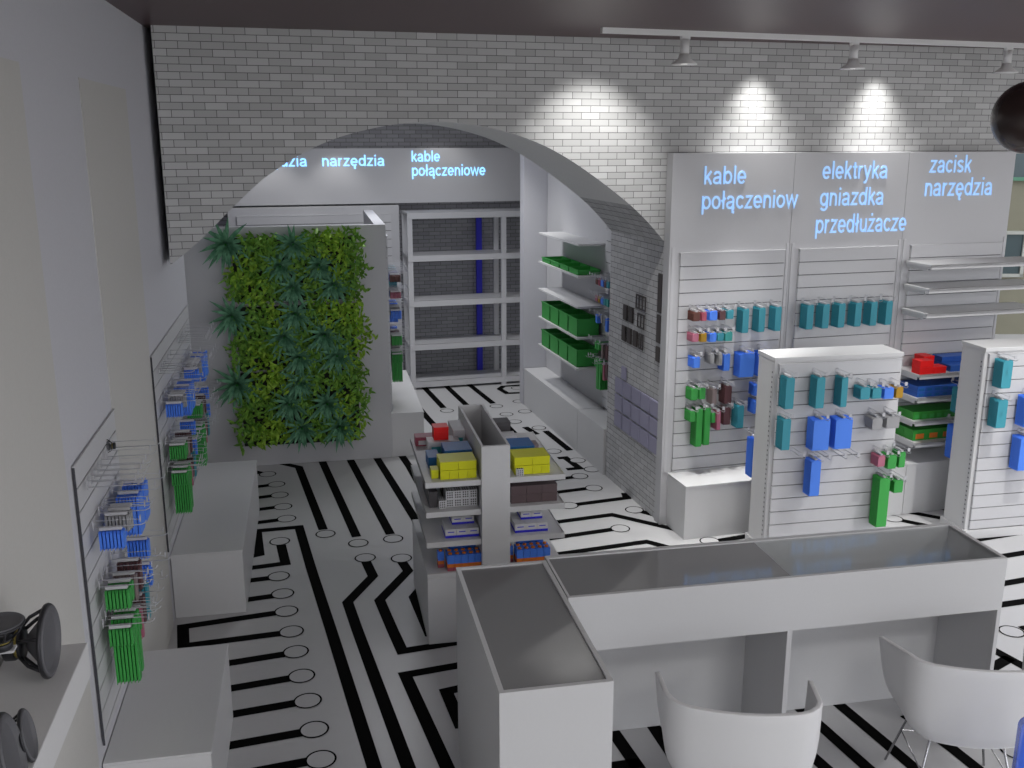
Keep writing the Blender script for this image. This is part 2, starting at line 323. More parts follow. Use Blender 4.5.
def lettering(name, body, w, h, mat, loc, rz, label, parent=None, depth=.006):
    """one word as raised sans-serif lettering, scaled to w x h"""
    m = MB(); x = 0
    for ch in body:
        adv, strokes = GLY[ch]
        for pts in strokes:
            P = [Vector((px+x, pz)) for px, pz in pts]; n = len(P); Lf = []; Rt = []
            for i, p in enumerate(P):
                d0 = (P[i]-P[i-1]).normalized() if i > 0 else None
                d1 = (P[i+1]-P[i]).normalized() if i < n-1 else None
                d0 = d0 or d1; d1 = d1 or d0
                n0 = Vector((-d0.y, d0.x)); n1 = Vector((-d1.y, d1.x)); mm_ = n0+n1
                mm_ = mm_.normalized() if mm_.length > .2 else n0
                k = _h/max(.5, mm_.dot(n0)); Lf.append(p+mm_*k); Rt.append(p-mm_*k)
            for i in range(n-1):
                m.prism_xz([tuple(Rt[i]), tuple(Rt[i+1]), tuple(Lf[i+1]), tuple(Lf[i])], -depth, 0)
        x += adv + .055
    xs_ = [v[0] for v in m.v]; zs_ = [v[2] for v in m.v]; x0, z0 = min(xs_), min(zs_); kx = w/(max(xs_)-x0); kz = h/(max(zs_)-z0)
    m.v = [((a-x0)*kx, b_, (c-z0)*kz) for a, b_, c in m.v]
    t = m.build(name, mat, parent, loc, rz)
    if label: t['label'] = label
    return t

# ------------------------------------------------------------------ slat boards, hooks, hanging packs
def slat_board(x0, x1, z0, z1, parent, pitch=.1, y=0, th=.02, back=False):
    m = MB(); sgn = 1 if back else -1
    def b(xa, xb, da, db, za, zb): m.box(xa, xb, *( (y+da, y+db) if back else (y-db, y-da) ), za, zb)
    m.cur = 1; b(x0+.002, x1-.002, 0, th*.5, z0, z1)
    m.cur = 0; z = z1
    while z > z0+.01:
        zb = max(z0, z-pitch+.007); b(x0, x1, 0, th, zb, z); z -= pitch
    m.box(*( (x0-.006, x1+.006, y, y+th+.003, z1, z1+.006) if back else (x0-.006, x1+.006, y-th-.003, y, z1, z1+.006) ))
    return m.build('slat_board', [M['slat'], M['groove']], parent)
def hook_mesh():
    m = MB()
    m.tube([(0,0,0),(0,-.19,0),(0,-.205,.006),(0,-.212,.018)], .0022, 5)
    m.tube([(0,0,.028),(0,-.15,.028),(0,-.185,.024)], .0016, 5)
    m.box(-.010,.010,-.003,0,-.008,.032)
    m.box(-.010,.010,-.190,-.187,.016,.042)
    return m.mesh('hook', M['hookm'])
HOOK = hook_mesh()
def add_hook(parent, x, y, z, back=False):
    h = bpy.data.objects.new('hook', HOOK); COL.objects.link(h); h.parent = parent; h.location = (x, y, z)
    if back: h.rotation_euler = (0,0,PI)
PACKS = {}
def pack_meshes(col, w, h):
    key = (col, round(w,3), round(h,3))
    if key not in PACKS:
        m = MB(); n = 7; d = .0145; cw = w/2*.92
        for i in range(n):
            y1 = -.022 - i*d; ch = min(.012, w*.18, h*.18)
            m.box(-cw, cw, y1-.004, y1-.002, -h, 0)
            o = [(-cw+.002, -h+ch+.002), (-cw+ch, -h+.004), (cw-ch, -h+.004), (cw-.002, -h+ch+.002), (cw-.002, -ch-.002), (cw-ch, -.004), (-cw+ch, -.004), (-cw+.002, -ch-.002)]
            m.prism_xz(o, y1-.0115, y1-.004)
        body = m.mesh('pack_body', PM[col])
        t = MB(); tw = min(cw, .009); t.box(-tw, tw, -.022-(n-1)*d-.004, -.024, -.001, .012)
        PACKS[key] = (body, t.mesh('hang_tab', M['tabm']))
    return PACKS[key]
SHAPE = lambda w, h: 'long bag' if h > .28 else 'tall pack' if h > .16 and w < .09 else 'flat pack' if h > .15 else 'small pack'
def hang(disp, col, s, zt, w, h, y0, rname, idx, dname, back=False, grp=None):
    """a pack on its own hook; disp is the display's Empty, coordinates are in its frame"""
    add_hook(disp, s, y0, zt+.012, back)
    bo, ta = pack_meshes(col, w, h)
    M_ = Matrix.Translation(disp.location) @ Matrix.Rotation(disp.rotation_euler.z, 4, 'Z')
    p = M_ @ Vector((s, y0, zt))
    e = empty('hanging_pack', p, disp.rotation_euler.z + (PI if back else 0),
              '%s %s, %s from left in %s row, %s' % (CN[col], SHAPE(w,h), ORD[idx], rname, dname), 'product pack', grp or 'packs hanging on the ' + dname)
    for n, me in (('pack_body', bo), ('hang_tab', ta)):
        o = bpy.data.objects.new(n, me); COL.objects.link(o); o.parent = e
    return e
ROWN = dict(r1='top', bars='top', r2='second', r3='third', r4='fourth', r5='fifth')
PLAN = {'r1': [('brown',.101,1.727,.062,.070),('rose',.164,1.724,.045,.068),('blue',.240,1.728,.070,.072),('maroon',.315,1.725,.056,.069),('teal',.379,1.73,.062,.069),
              ('teal',.51,1.731,.059,.185),('teal',.647,1.733,.062,.186),('teal',.786,1.734,.06,.187)],
        'r2': [('pink',.10,1.564,.058,.064),('gold',.168,1.561,.054,.065),('blue',.244,1.561,.064,.069),('teal',.309,1.557,.054,.062),('green_teal',.376,1.561,.068,.07)],
        'r3': [('blue',.119,1.383,.061,.085),('gray',.247,1.399,.038,.078),('gray',.317,1.395,.034,.09),('blue',.372,1.391,.056,.131),('blue',.544,1.389,.137,.19),('blue',.700,1.387,.137,.186)],
        'r4': [('green',.112,1.138,.062,.093),('green',.179,1.138,.056,.09),('taupe',.282,1.126,.042,.13),('maroon',.397,1.14,.066,.143),('blue',.650,1.138,.060,.095)],
        'r5': [('green',.104,.961,.049,.085),('greenlong',.165,.975,.056,.305),('greenlong',.232,.976,.054,.298),('green',.282,.933,.034,.08),('pink',.327,.945,.037,.153),('maroon',.398,.968,.064,.139),('teal',.514,.975,.061,.182),('blue',.650,1.01,.06,.11)]}
def fill_plan(disp, dname, y0=-.02, rows=('r1','r2','r3','r4','r5'), x0=0, z_off=0, start=0):
    for rk in rows:
        for i, (c, s, zt, w, h) in enumerate(PLAN[rk]):
            hang(disp, c, x0+s, zt+z_off, w, h, y0, ROWN[rk], i, dname)
def wall_display(loc, rz, w, label, slat=True, z_top=2.88, sz0=.435, sz1=2.15, base=.33, group='wall displays', bx0=0):
    d = empty('wall_display', loc, rz, label, 'display', group)
    MB().box(0, w, 0, .105, 0, z_top).build('backing_panel', M['panel'], d, bevel=.003)
    slat_board(.085, w-.045, sz0, sz1, d)
    for x in (.03, w-.015):
        MB().box(x-.012, x+.012, -.006, 0, .44, sz1+.05).build('upright', M['metal'], d)
    MB().box(bx0, w-.002, -base, 0, 0, .42).box(bx0, w-.002, -base-.004, 0, .42, .432).build('base_cabinet', M['white'], d, bevel=.003)
    return d
D1 = wall_display(A2W(-.062, 0), AW, 1.0, 'left of three tall wall panels, kable lettering and mixed packs on hooks', bx0=.055)
D2 = wall_display(A2W(.94, 0), AW, 1.0, 'middle tall wall panel, elektryka lettering above six teal packs')
D3 = wall_display(A2W(1.942, 0), AW, 1.0, 'right tall wall panel with white shelves below zacisk lettering')
for rk in PLAN:
    for i, (c, s, zt, w, h) in enumerate(PLAN[rk]): hang(D1, c, s+.075, zt, w, h, -.02, ROWN[rk], i, 'left tall wall panel')
for i, s in enumerate((1.06,1.199,1.34,1.487,1.629,1.767)):
    hang(D2, 'teal', s-.925, 1.735, .066, .19, -.02, 'only', i, 'middle tall wall panel')
def hdr(disp, lines, lab):
    for t, x, z, w, h in lines: lettering('lettering', t, w, h, M['letter'], (x, 0, z), 0, lab % t, disp)
hdr(D1, [('kable', .255, 2.65, .34, .135), ('połączeniow', .245, 2.435, .80, .17)], 'pale blue word %s')
hdr(D2, [('elektryka', .24, 2.645, .57, .17), ('gniazdka', .235, 2.44, .56, .175), ('przedłużacze', .215, 2.23, .81, .185)], 'pale blue word %s')
hdr(D3, [('zacisk', .19, 2.715, .39, .14), ('narzędzia', .17, 2.50, .63, .18)], 'pale blue word %s')
# shelves of the right panel
SH = [(2.035,.33),(1.85,.33),(1.655,.33),(1.165,.33),(.972,.33),(.78,.33),(.61,.36)]
for z, dp in SH:
    m = MB().box(.04, 1.14, -dp, -.022, z-.022, z).box(.04, 1.14, -dp, -dp+.012, z-.036, z)
    for x in (.045, 1.125): m.prism([(x,-.022),(x,-dp+.05),(x+.008,-dp+.05),(x+.008,-.022)], z-.05, z-.022)
    m.build('shelf', M['white'], D3, bevel=.002)

# ------------------------------------------------------------------ cartons
def carton_mesh(w, d, h, mats, style='plain'):
    m = MB()
    if style == 'bands':
        for i, (a, b) in enumerate(((0,.22),(.22,.45),(.45,.72),(.72,1))): m.cur = [0,1,2,2][i]; m.box(0, w, 0, d, a*h, b*h)
        m.cur = 3 if len(mats) > 3 else 0; m.lathe([(0,h),(w*.3,h),(w*.3,h+.008),(0,h+.008)], 10, (w/2,d/2,0))
    elif style == 'foot':
        m.cur = 1; m.box(-.0008, w+.0008, -.0008, d, 0, h*.28); m.cur = 0; m.box(0, w, 0, d, h*.28, h)
        m.cur = 1; m.box(w*.2, w*.8, -.0012, 0, h*.62, h*.72)
    elif style == 'grid':
        m.box(0, w, 0, d, 0, h); m.cur = 1
        for i in range(3):
            for j in range(3): m.box(w*(.12+.29*i), w*(.30+.29*i), -.0012, 0, h*(.12+.29*j), h*(.30+.29*j)); m.box(w*(.12+.29*i), w*(.30+.29*i), d*(.1+.3*j), d*(.28+.3*j), h, h+.001)
    else:
        m.box(0, w, 0, d, 0, h*.78); m.box(-.001, w+.001, -.001, d+.001, h*.78, h)
        if len(mats) > 1: m.cur = 1; m.box(w*.2, w*.8, -.002, -.0005, h*.15, h*.62)
    return m.mesh('carton', mats)
def cartons(frame, x0, y0, z0, nx, ny, nz, w, d, h, mats, lab, group, style='plain', gap=.002, skip=()):
    """every carton its own object; frame = (function local->world, rotation)"""
    me = carton_mesh(w-gap, d-gap, h-.001, mats, style); fn, rz = frame; k = 0
    for iz in range(nz):
        for iy in range(ny):
            for ix in range(nx):
                if (ix,iy,iz) in skip: continue
                o = bpy.data.objects.new('carton', me); COL.objects.link(o); o.location = fn(x0+ix*w, y0+iy*d, z0+iz*h); o.rotation_euler = (0,0,rz)
                lab_ = lab + (', %s from left' % ORD[ix] if nx > 1 else '')
                row = ['front','second','third','fourth','fifth','back'][min(iy,5)] if ny > 1 else 'single'
                lev = ['bottom','second','third'][iz] if nz > 1 else 'only'
                tag(o, lab_ + (', %s row' % row if ny > 1 else '') + (', %s layer' % lev if nz > 1 else ''), 'box', group); k += 1
WF = (lambda x, y, z: (x, y, z), 0)
def DF(disp):
    Mx = Matrix.Translation(disp.location) @ Matrix.Rotation(disp.rotation_euler.z, 4, 'Z')
    return (lambda x, y, z: tuple(Mx @ Vector((x, y, z))), disp.rotation_euler.z)
f3 = DF(D3)
cartons(f3, .045, -.31, 1.165, 2, 1, 2, .125, .10, .055, [PM['red']], 'red carton on red shelf of right wall panel', 'red cartons', skip=((1,0,1),))
cartons(f3, .17, -.19, 1.165, 1, 1, 2, .10, .12, .058, [PM['red']], 'red carton behind front ones, right wall panel', 'red cartons')
cartons(f3, .35, -.29, 1.165, 3, 2, 1, .12, .12, .05, [PM['royal']], 'royal blue carton beside the red cartons', 'blue cartons')
cartons(f3, .36, -.17, 1.216, 3, 1, 1, .12, .12, .045, [PM['royal']], 'royal blue carton stacked behind the red cartons', 'blue cartons')
cartons(f3, .06, -.29, .972, 9, 2, 2, .075, .11, .045, [PM['royal'], PM['deepblue']], 'royal blue packet on shelf under red cartons', 'blue packets')
cartons(f3, .06, -.27, .78, 8, 2, 1, .07, .10, .065, [PM['leaf'], PM['green']], 'green packet on shelf under blue packets', 'green packets')
cartons(f3, .63, -.27, .78, 3, 1, 1, .06, .10, .10, [PM['taupe'], PM['orange']], 'taupe packet beside green packets', 'taupe packets')
cartons(f3, .06, -.29, .61, 4, 2, 1, .13, .12, .09, [PM['leaf'], PM['orange']], 'green carton with orange label on lowest shelf', 'green and orange cartons')
cartons(f3, .59, -.29, .61, 2, 1, 1, .07, .12, .09, [PM['maroon'], PM['orange']], 'maroon carton on lowest shelf', 'maroon cartons')

# ------------------------------------------------------------------ gondolas behind the counter
def gondola(x0, y0, w, label):
    g = empty('gondola', (x0, y0, 0), 0, label, 'display stand', 'white slatted gondolas behind the counter')
    H = 1.495; D = .26
    m = MB().box(0, w, 0, D, 0, H-.03)
    m.box(-.004, w+.004, -.012, D+.012, H-.03, H)
    m.build('body', M['white'], g, bevel=.003)
    slat_board(.03, w-.012, .08, H-.05, g, y=0)
    slat_board(.012, w-.03, .08, H-.05, g, y=D, back=True)
    MB().box(-.01, w+.01, -.03, D+.03, 0, .07).build('plinth', M['white'], g, bevel=.002)
    for x, s in ((-.004, 1), (w+.002, -1)):
        u = MB().box(x, x+.002, .005, .035, .1, H-.05)
        u.cur = 1; z = .12
        while z < H-.08:
            u.box(x-.0015, x+.0035, .015, .027, z, z+.012); z += .036
        u.build('slotted_upright', [M['metal'], M['groove']], g)
    return g
G1 = gondola(3.14, 6.31, .985, 'white slatted gondola behind the counter, teal and blue packs on its front')
G2 = gondola(4.80, 6.32, 1.13, 'white slatted gondola at the right edge of the photo')
g1 = {'top': [('teal',3.185,1.38,.072,.225),('teal',3.415,1.372,.072,.225),('teal',3.597,1.362,.055,.215),('teal',3.760,1.284,.082,.09),('teal',3.850,1.275,.078,.08),('blue',3.945,1.272,.082,.083),('gold',4.027,1.272,.062,.081)],
      'second': [('teal',3.18,1.085,.068,.23),('blue',3.447,1.065,.138,.228),('blue',3.618,1.064,.142,.226),('gray',3.875,1.056,.088,.092),('gray',3.998,1.058,.112,.09)],
      'third': [('pink',3.936,.768,.062,.085),('green',4.022,.768,.076,.107),('green',4.10,.784,.056,.118)],
      'bottom': [('blue',3.426,.765,.085,.27),('greenlong',3.98,.594,.092,.38),('green',4.092,.572,.080,.10)]}
for rk, L_ in g1.items():
    for i, (c, x, zt, w, h) in enumerate(L_): hang(G1, c, x-3.14+.012, zt, w, h, -.02, rk, i, 'front of middle gondola')
for x, z in ((3.30,.82),(3.50,.80),(3.62,.80),(3.72,.80)): add_hook(G1, x-3.14, -.02, z-.01)
for rk, L_ in {'top': [('teal',4.895,1.425,.09,.21)], 'second': [('teal',4.893,1.13,.09,.215),('blue',5.145,1.14,.13,.23)], 'third': [('blue',5.145,.83,.14,.26),('blue',5.33,.83,.14,.26)]}.items():
    for i, (c, x, zt, w, h) in enumerate(L_): hang(G2, c, x-4.80, zt, w, h, -.02, rk, i, 'front of right gondola')
hang(G2, 'blue', 4.905-4.80, .80, .12, .27, .29, 'lower', 0, 'back of right gondola', back=True)
hang(G2, 'teal', 4.905-4.80, 1.10, .10, .20, .29, 'upper', 0, 'back of right gondola', back=True)
hang(G1, 'blue', 4.17-3.14-.10, .93, .08, .14, .29, 'upper', 0, 'back of middle gondola', back=True)
hang(G1, 'blue', .06, .80, .10, .30, .29, 'lower', 1, 'back of middle gondola', back=True)

# ------------------------------------------------------------------ left wall displays
def low_display(y0, w, base_y0, base_y1, label):
    d = empty('wall_display', (-.971, y0, 0), R(90), label, 'display', 'low slat displays on the left wall')
    slat_board(.0, w, .50, 1.73, d, th=.006)
    MB().box(-.006, 0, -.009, 0, .49, 1.73).build('shadow_gap_strip', M['darkm'], d)  # dark strip painted in for the shadow gap beside the board
    MB().box(base_y0-y0, base_y1-y0, -.44, 0, 0, .42).box(base_y0-y0, base_y1-y0, -.444, 0, .42, .432).build('base_cabinet', M['white'], d, bevel=.003)
    return d
LD = [(low_display(4.0, .86, 3.95, 4.91, 'near low slat display on the left wall, green bags above white box'), 'near left display', 1),
      (low_display(6.06, 1.90, 6.14, 8.0, 'far low slat display on the left wall before the plant wall'), 'far left display', 2)]
for d, dn, n in LD:
    for k in range(n):
        nm = dn if k == 0 else 'second bay of far left display'
        if k: nm = 'far bay of far left display'
        for rk in ('r3','r4','r5'):
            for i, (c, s, zt, w, h) in enumerate(PLAN[rk]): hang(d, c, s+.03+.95*k, zt+(.02 if rk == 'r3' else 0), w, h, -.02, ROWN[rk], i, nm, grp='packs hanging on the left wall displays')
        for s in (.1,.17,.24,.31,.38,.51,.65): add_hook(d, s+.03+.95*k, -.02, 1.60)

# ------------------------------------------------------------------ right reveal: display behind the arch
S1 = empty('wall_display', A2W(.20, 1.96), AW-R(90), 'slatted white display just behind the brick reveal of the arch', 'display', 'displays behind the arch')
MB().box(0, .70, 0, .10, 0, 2.88).build('backing_panel', M['panel'], S1, bevel=.003)
MB().box(0, .70, -.26, 0, 0, .43).build('base_cabinet', M['white'], S1, bevel=.003)
slat_board(.02, .69, .44, 2.15, S1)
for rk in ('r1','r2','r3','r4','r5'):
    for i, (c, s, zt, w, h) in enumerate([q for q in PLAN[rk] if q[1] < .6]): hang(S1, c, s+.02, zt, w, h, -.02, ROWN[rk], i, 'slatted display behind arch')
S2 = empty('shelf_unit', A2W(.20, 3.79), AW-R(90), 'white shelf unit with green crates on side wall behind the arch', 'shelves', 'displays behind the arch')
MB().box(0, 1.82, 0, .10, 0, 2.88).build('backing_panel', M['panel'], S2, bevel=.003)
MB().box(0, 1.82, -.26, 0, 0, .43).build('base_cabinet', M['white'], S2, bevel=.003)
for z in (2.02, 1.72, 1.43, 1.13, .83):
    MB().box(.55, 1.80, -.27, 0, z-.02, z).build('shelf', M['white'], S2, bevel=.002)
fs = DF(S2)
def crate(x, z, lab, h=.16, w=.26, mat='green'):
    m = MB(); t = .008; d = .22
    m.box(0,w,0,d,0,t).box(0,w,0,t,0,h).box(0,w,d-t,d,0,h).box(0,t,0,d,0,h).box(w-t,w,0,d,0,h)
    m.box(-.006,w+.006,-.006,.004,h-.012,h).box(-.006,w+.006,d-.004,d+.006,h-.012,h)
    o = m.build('storage_crate', PM[mat], loc=fs[0](x, -.25, z), rz=fs[1]); tag(o, lab, 'crate', 'green crates behind the arch')
for z, hh, nm in ((1.72,.05,'upper'),(1.43,.0,''),(1.13,.17,'middle'),(.83,.17,'lower')):
    if hh:
        for i in range(4): crate(.62+.29*i, z, 'green crate, %s from far end, %s shelf behind arch' % (ORD[i], nm), hh)

# switch and socket frames on the brick reveal; local frame: origin on reveal, x toward camera
RV = DF(empty('reveal_mark', (0,0,0)))
bpy.data.objects.remove(bpy.data.objects['reveal_mark'])
def rev(d, z): return A2W(-.042, d, z)
def plate(d0, d1, z0, z1, holes, mat, lab, cat='socket frame', grp='sockets on the brick reveal'):
    m = MB(); w = d1-d0; h = z1-z0; fr = .014 if holes else 0
    if holes:
        n = holes; cw = w/n
        m.box(0, .008, 0, w, 0, fr).box(0, .008, 0, w, h-fr, h)
        for i in range(n+1): xx = min(max(i*cw-fr/2, 0), w-fr); m.box(0, .008, xx, xx+fr, fr, h-fr)
    else: m.box(.004, .012, 0, w, 0, h).box(0, .004, .006, w-.006, .006, h-.006)
    o = m.build('socket_frame' if mat == 'socket' else 'cover_plate', M[mat], bevel=.0015)
    o.location = A2W(-.056, d0, z0); o.rotation_euler = (0,0,AW); tag(o, lab, cat, grp)
TZ = [('tall dark blank socket strip highest on the brick reveal', .13,.21,1.68,1.98,0), ('tall dark blank strip below the highest one on reveal', .13,.21,1.44,1.66,0), ('short dark blank plate near front corner of reveal', .13,.21,1.29,1.41,0),
      ('three gang dark frame at top of socket group', .43,.63,1.64,1.76,3), ('two gang dark frame under the three gang frame', .45,.59,1.49,1.61,2)]
for l, a, b, c, d_, n in TZ: plate(a, b, c, d_, n, 'socket', l)
for i, d in enumerate((.46,.585,.71,.83)): plate(d, d+.09, 1.32, 1.45, 0 if i else 2, 'socket', 'dark plate, %s from front in lowest row on reveal' % ORD[i])
for i, d in enumerate((.69,.81)): plate(d, d+.09, 1.50, 1.63, 0, 'socket', 'dark plate, %s of two beside the two gang frame' % ORD[i])
for r_ in range(3):
    for i in range(5):
        if r_ == 0 and i < 0: continue
        plate(.10+i*.19, .10+i*.19+.175, .84-r_*.15-.0, .84-r_*.15+.135, 0, 'lilac', 'lilac cover plate, %s from front, %s row on reveal' % (ORD[i], ['top','middle','bottom'][r_]), 'cover plate', 'lilac plates on the brick reveal')
plate(.80, .90, .99, 1.10, 0, 'lilac', 'single lilac cover plate above the lilac rows on reveal', 'cover plate', 'lilac plates on the brick reveal')

# ------------------------------------------------------------------ far room
FR = lambda s, d, z=0: A2W(s, d, z)
sh = empty('shelving_rack', FR(-1.16, 4.80), AW, 'tall white steel shelving rack against the far brick wall', 'shelves')
for x in (0, 1.14, 2.26):
    for y in (0, .36):
        MB().box(x-.03, x+.03, y, y+.04, 0, 2.12).build('post', M['metal'], sh)
for z in (2.13, 1.63, 1.09, .56, .10):
    for k in range(2):
        MB().box(-.03 if k == 0 else 1.14, 1.14+k*1.15, -.006, .41, z-.02, z).box(-.03 if k == 0 else 1.14, 1.14+k*1.15, -.008, .01, z-.07, z).build('shelf', M['metal'], sh)
po = MB().box(-.035, .035, -.02, .02, 0, 2.05).build('pole', M['bluepost'], loc=FR(-.21, 5.29), rz=AW)
tag(po, 'deep blue vertical pole behind the far shelving rack', 'pole')
# header fascia of the far displays
hd = empty('far_display', FR(-3.2, 5.18), AW, 'far wall display with blue narzędzia and kable połączeniowe lettering', 'display')
MB().box(0, 4.7, 0, .12, 2.22, 2.86).build('header_panel', M['panel'], hd, bevel=.003)
MB().box(0, 1.97, -.06, .12, 0, 2.20).build('backing_panel', M['panel'], hd, bevel=.003)
slat_board(.1, 1.87, .5, 2.1, hd, y=-.06)
for t, x, z, w, h in [('narzędzia', .20, 2.625, .72, .16), ('narzędzia', 1.10, 2.625, .72, .16), ('kable', 2.15, 2.70, .34, .13), ('połączeniowe', 2.15, 2.50, .90, .17)]:
    lettering('lettering', t, w, h, M['letterfar'], (x, 0, z), 0, 'bright blue word ' + t, hd)

# ------------------------------------------------------------------ plant wall
pw = empty('plant_wall_partition', (0, 9.17, 0), 0, 'grey free-standing partition carrying the three rows of green plants', 'partition')
MB().box(-1.115, .66, 0, .06, 0, 2.22).build('front_panel', M['panel'], pw, bevel=.003)
MB().box(.56, .66, .06, 1.9, 0, 2.22).build('side_panel', M['panel'], pw, bevel=.003)
MB().box(-1.115, -1.02, .06, 1.3, 0, 2.22).build('side_panel', M['panel'], pw, bevel=.003)
MB().box(-1.02, .56, .9, .96, 0, 2.12).build('inner_panel', M['wall'], pw, bevel=.003)
bx = wall_display((.662, 9.19, 0), R(90), 1.8, 'white slatted display on the side of the plant wall partition', z_top=.05, base=.31, sz1=2.1)
for o in list(bx.children):
    if o.name.startswith('backing_panel') or o.name.startswith('upright'): bpy.data.objects.remove(o)
for rk in ('r1','r2','r3','r4','r5'):
    for i, (c, s, zt, w, h) in enumerate(PLAN[rk]): hang(bx, c, s+.12, zt, w, h, -.02, ROWN[rk], i, 'side of plant wall')

def leaf(m, base, az, el, L, w, curl, segs=4):
    """one pointed leaf springing from base; el = elevation out of the wall plane"""
    base = Vector(base); d = Vector((math.cos(az)*math.cos(el), -math.sin(el), math.sin(az)*math.cos(el)))
    side = Vector((-math.sin(az), 0, math.cos(az))); v = []; f = []; p = base.copy()
    for i in range(segs+1):
        t = i/segs; ww = w*(.45+1.3*t*(1-t)*2)*(1-t**3) if i < segs else 0
        if i == segs: v.append(p)
        else: v += [p - side*ww/2, p + Vector((0,-.12*w,0)), p + side*ww/2]
        d = (d + Vector((0,0,-curl/segs))).normalized(); p = p + d*(L/segs)
    for i in range(segs-1):
        a = 3*i; f += [(a,a+1,a+4,a+3),(a+1,a+2,a+5,a+4)]
    a = 3*(segs-1); f += [(a,a+1,a+3),(a+1,a+2,a+3)]
    m._add(v, f)
def leafmat(name, c1, c2):
    m = principled(name, c1, .5, spec=.3); nt = m.node_tree; b = nt.nodes['Principled BSDF']
    n = nt.nodes.new('ShaderNodeTexNoise'); n.inputs['Scale'].default_value = 22; tc = nt.nodes.new('ShaderNodeTexCoord')
    cr = nt.nodes.new('ShaderNodeValToRGB'); cr.color_ramp.elements[0].position = .35; cr.color_ramp.elements[1].position = .65
    cr.color_ramp.elements[0].color = (*c1, 1); cr.color_ramp.elements[1].color = (*c2, 1)
    nt.links.new(tc.outputs['Object'], n.inputs['Vector']); nt.links.new(n.outputs['Fac'], cr.inputs[0]); nt.links.new(cr.outputs[0], b.inputs['Base Color'])
    return m
LMD = leafmat('blue green agave leaf', (.07,.20,.11), (.17,.38,.23)); LMB = leafmat('bright green leaf', (.13,.30,.02), (.32,.50,.05)); LMM = leafmat('mid green leaf', (.08,.22,.03), (.20,.38,.05))
rosettes = []
for v in range(2):
    m = MB(); m.smooth = True
    for k in range(42):
        ring = k % 3
        leaf(m, (0,0,0), 2*PI*k/42+random.uniform(-.15,.15), [.25,.7,1.15][ring]+random.uniform(-.12,.12), [.17,.15,.11][ring]*random.uniform(.85,1.15), .026, .35)
    rosettes.append(m.mesh('leaves', LMD, recalc=False))
bushes = []
for v in range(4):
    m = MB(); m.smooth = True
    for k in range(84):
        b = (random.uniform(-.10,.10), random.uniform(-.09,0), random.uniform(-.115,.11))
        leaf(m, b, random.uniform(0, 2*PI), random.uniform(.1,1.2), random.uniform(.045,.085), random.uniform(.018,.030), random.uniform(.2,1.0), 3)
    for k in range(6):
        a = random.uniform(PI*1.2, PI*1.8) if v % 2 else random.uniform(0, 2*PI)
        leaf(m, (0,-.03,0), a, .5, .15, .02, .8, 4)
    bushes.append(m.mesh('leaves', LMB if v % 2 else LMM, recalc=False))
stem = MB().tube([(0,.085,-.02),(0,.0,-.01),(0,-.02,0),(.004,-.06,.005)], .006, 5).mesh('stem', PM['leaf'])
RW = [(2.125, 1.56), (1.505, .93), (.895, .215)]
RNM = ['top', 'middle', 'bottom']
for r_, (zt, zb) in enumerate(RW):
    x0 = -.70; x1 = .36
    tr = empty('planter_tray', (0, 9.17, 0), 0, 'dark planter tray holding the %s row of plants' % RNM[r_], 'planter', 'planter trays')
    MB().box(x0, x1, -.03, -.001, zb, zt).build('felt_back', M['soil'], tr)
    for j in range(3):
        z = zb + (zt-zb)*j/3
        MB().box(x0, x1, -.07, -.03, z, z+.025).build('trough', M['soil'], tr, bevel=.002)
    ros = {(0,0), (3,0), (2,1), (4,1), (3,2), (5,2)}
    for j in range(3):
        for i in range(7):
            x = x0 + .02 + (i+.35*(j == 1))*.168; z = zt - .06 - j*(zt-zb)/3.0
            isr = (i, j) in ros
            big = (i, j) == (0, 0)
            e = empty('agave_plant' if isr else 'leafy_plant', (x + random.uniform(-.02,.02) - (.05 if big else 0), 9.17-.075-(.035 if isr else 0), z + random.uniform(-.015,.015)), 0,
                      ('spiky dark green rosette' if isr else 'bright leafy green plant') + ', %s from left, %s tier, %s planter row' % (ORD[i], ['upper','middle','lower'][j], RNM[r_]), 'plant', 'plants of the green wall')
            for n, me in (('leaves', random.choice(rosettes if isr else bushes)), ('stem', stem)):
                o = bpy.data.objects.new(n, me); COL.objects.link(o); o.parent = e
            sc_ = random.uniform(.95,1.15) * (1.12 if big else 1) * (1.2 if isr else 1); e.scale = (sc_, sc_, sc_)
            if not isr: e.rotation_euler = (0, random.choice((0, .4, -.4, PI, 2.7)), 0)

# ------------------------------------------------------------------ counter in front
pn = empty('glass_topped_counter', (.60, 3.24, 0), 0, 'white counter block with dark glass top, long side running away from camera', 'counter', 'counters')
m = MB().box(0,.44,0,.02,0,1).box(0,.44,1.11,1.13,0,1).box(0,.02,.02,1.11,0,1).box(.42,.44,.02,1.11,0,1).box(.02,.42,.02,1.11,.05,.07)
m.build('cabinet', M['counter'], pn)
MB().box(.02,.42,.02,1.11,.975,.992).build('glass_top', M['glassdark'], pn)
MB().box(.02,.42,.02,1.11,.955,.974).build('inner_lid', M['groove'], pn)
cn = empty('glass_topped_counter', (1.045, 3.95, 0), 0, 'long white counter with open knee space behind and two glass tops', 'counter', 'counters')
Lx = 2.215; Dp = .47
MB().box(0, Lx, 0, .022, .725, 1.0).build('fascia', M['counter'], cn, bevel=.002)
MB().box(0, Lx, Dp-.03, Dp, 0, 1.0).build('back_panel', M['counter'], cn, bevel=.002)
MB().box(Lx-.022, Lx, .022, Dp-.03, 0, 1.0).box(Lx-.022, Lx, 0, .022, 0, .725).build('end_panel', M['counter'], cn, bevel=.0015)
MB().box(0, .012, .022, Dp-.03, 0, 1.0).build('end_panel', M['counter'], cn)
MB().box(.012, Lx-.022, .022, Dp-.03, .725, .745).build('case_floor', M['counter'], cn)
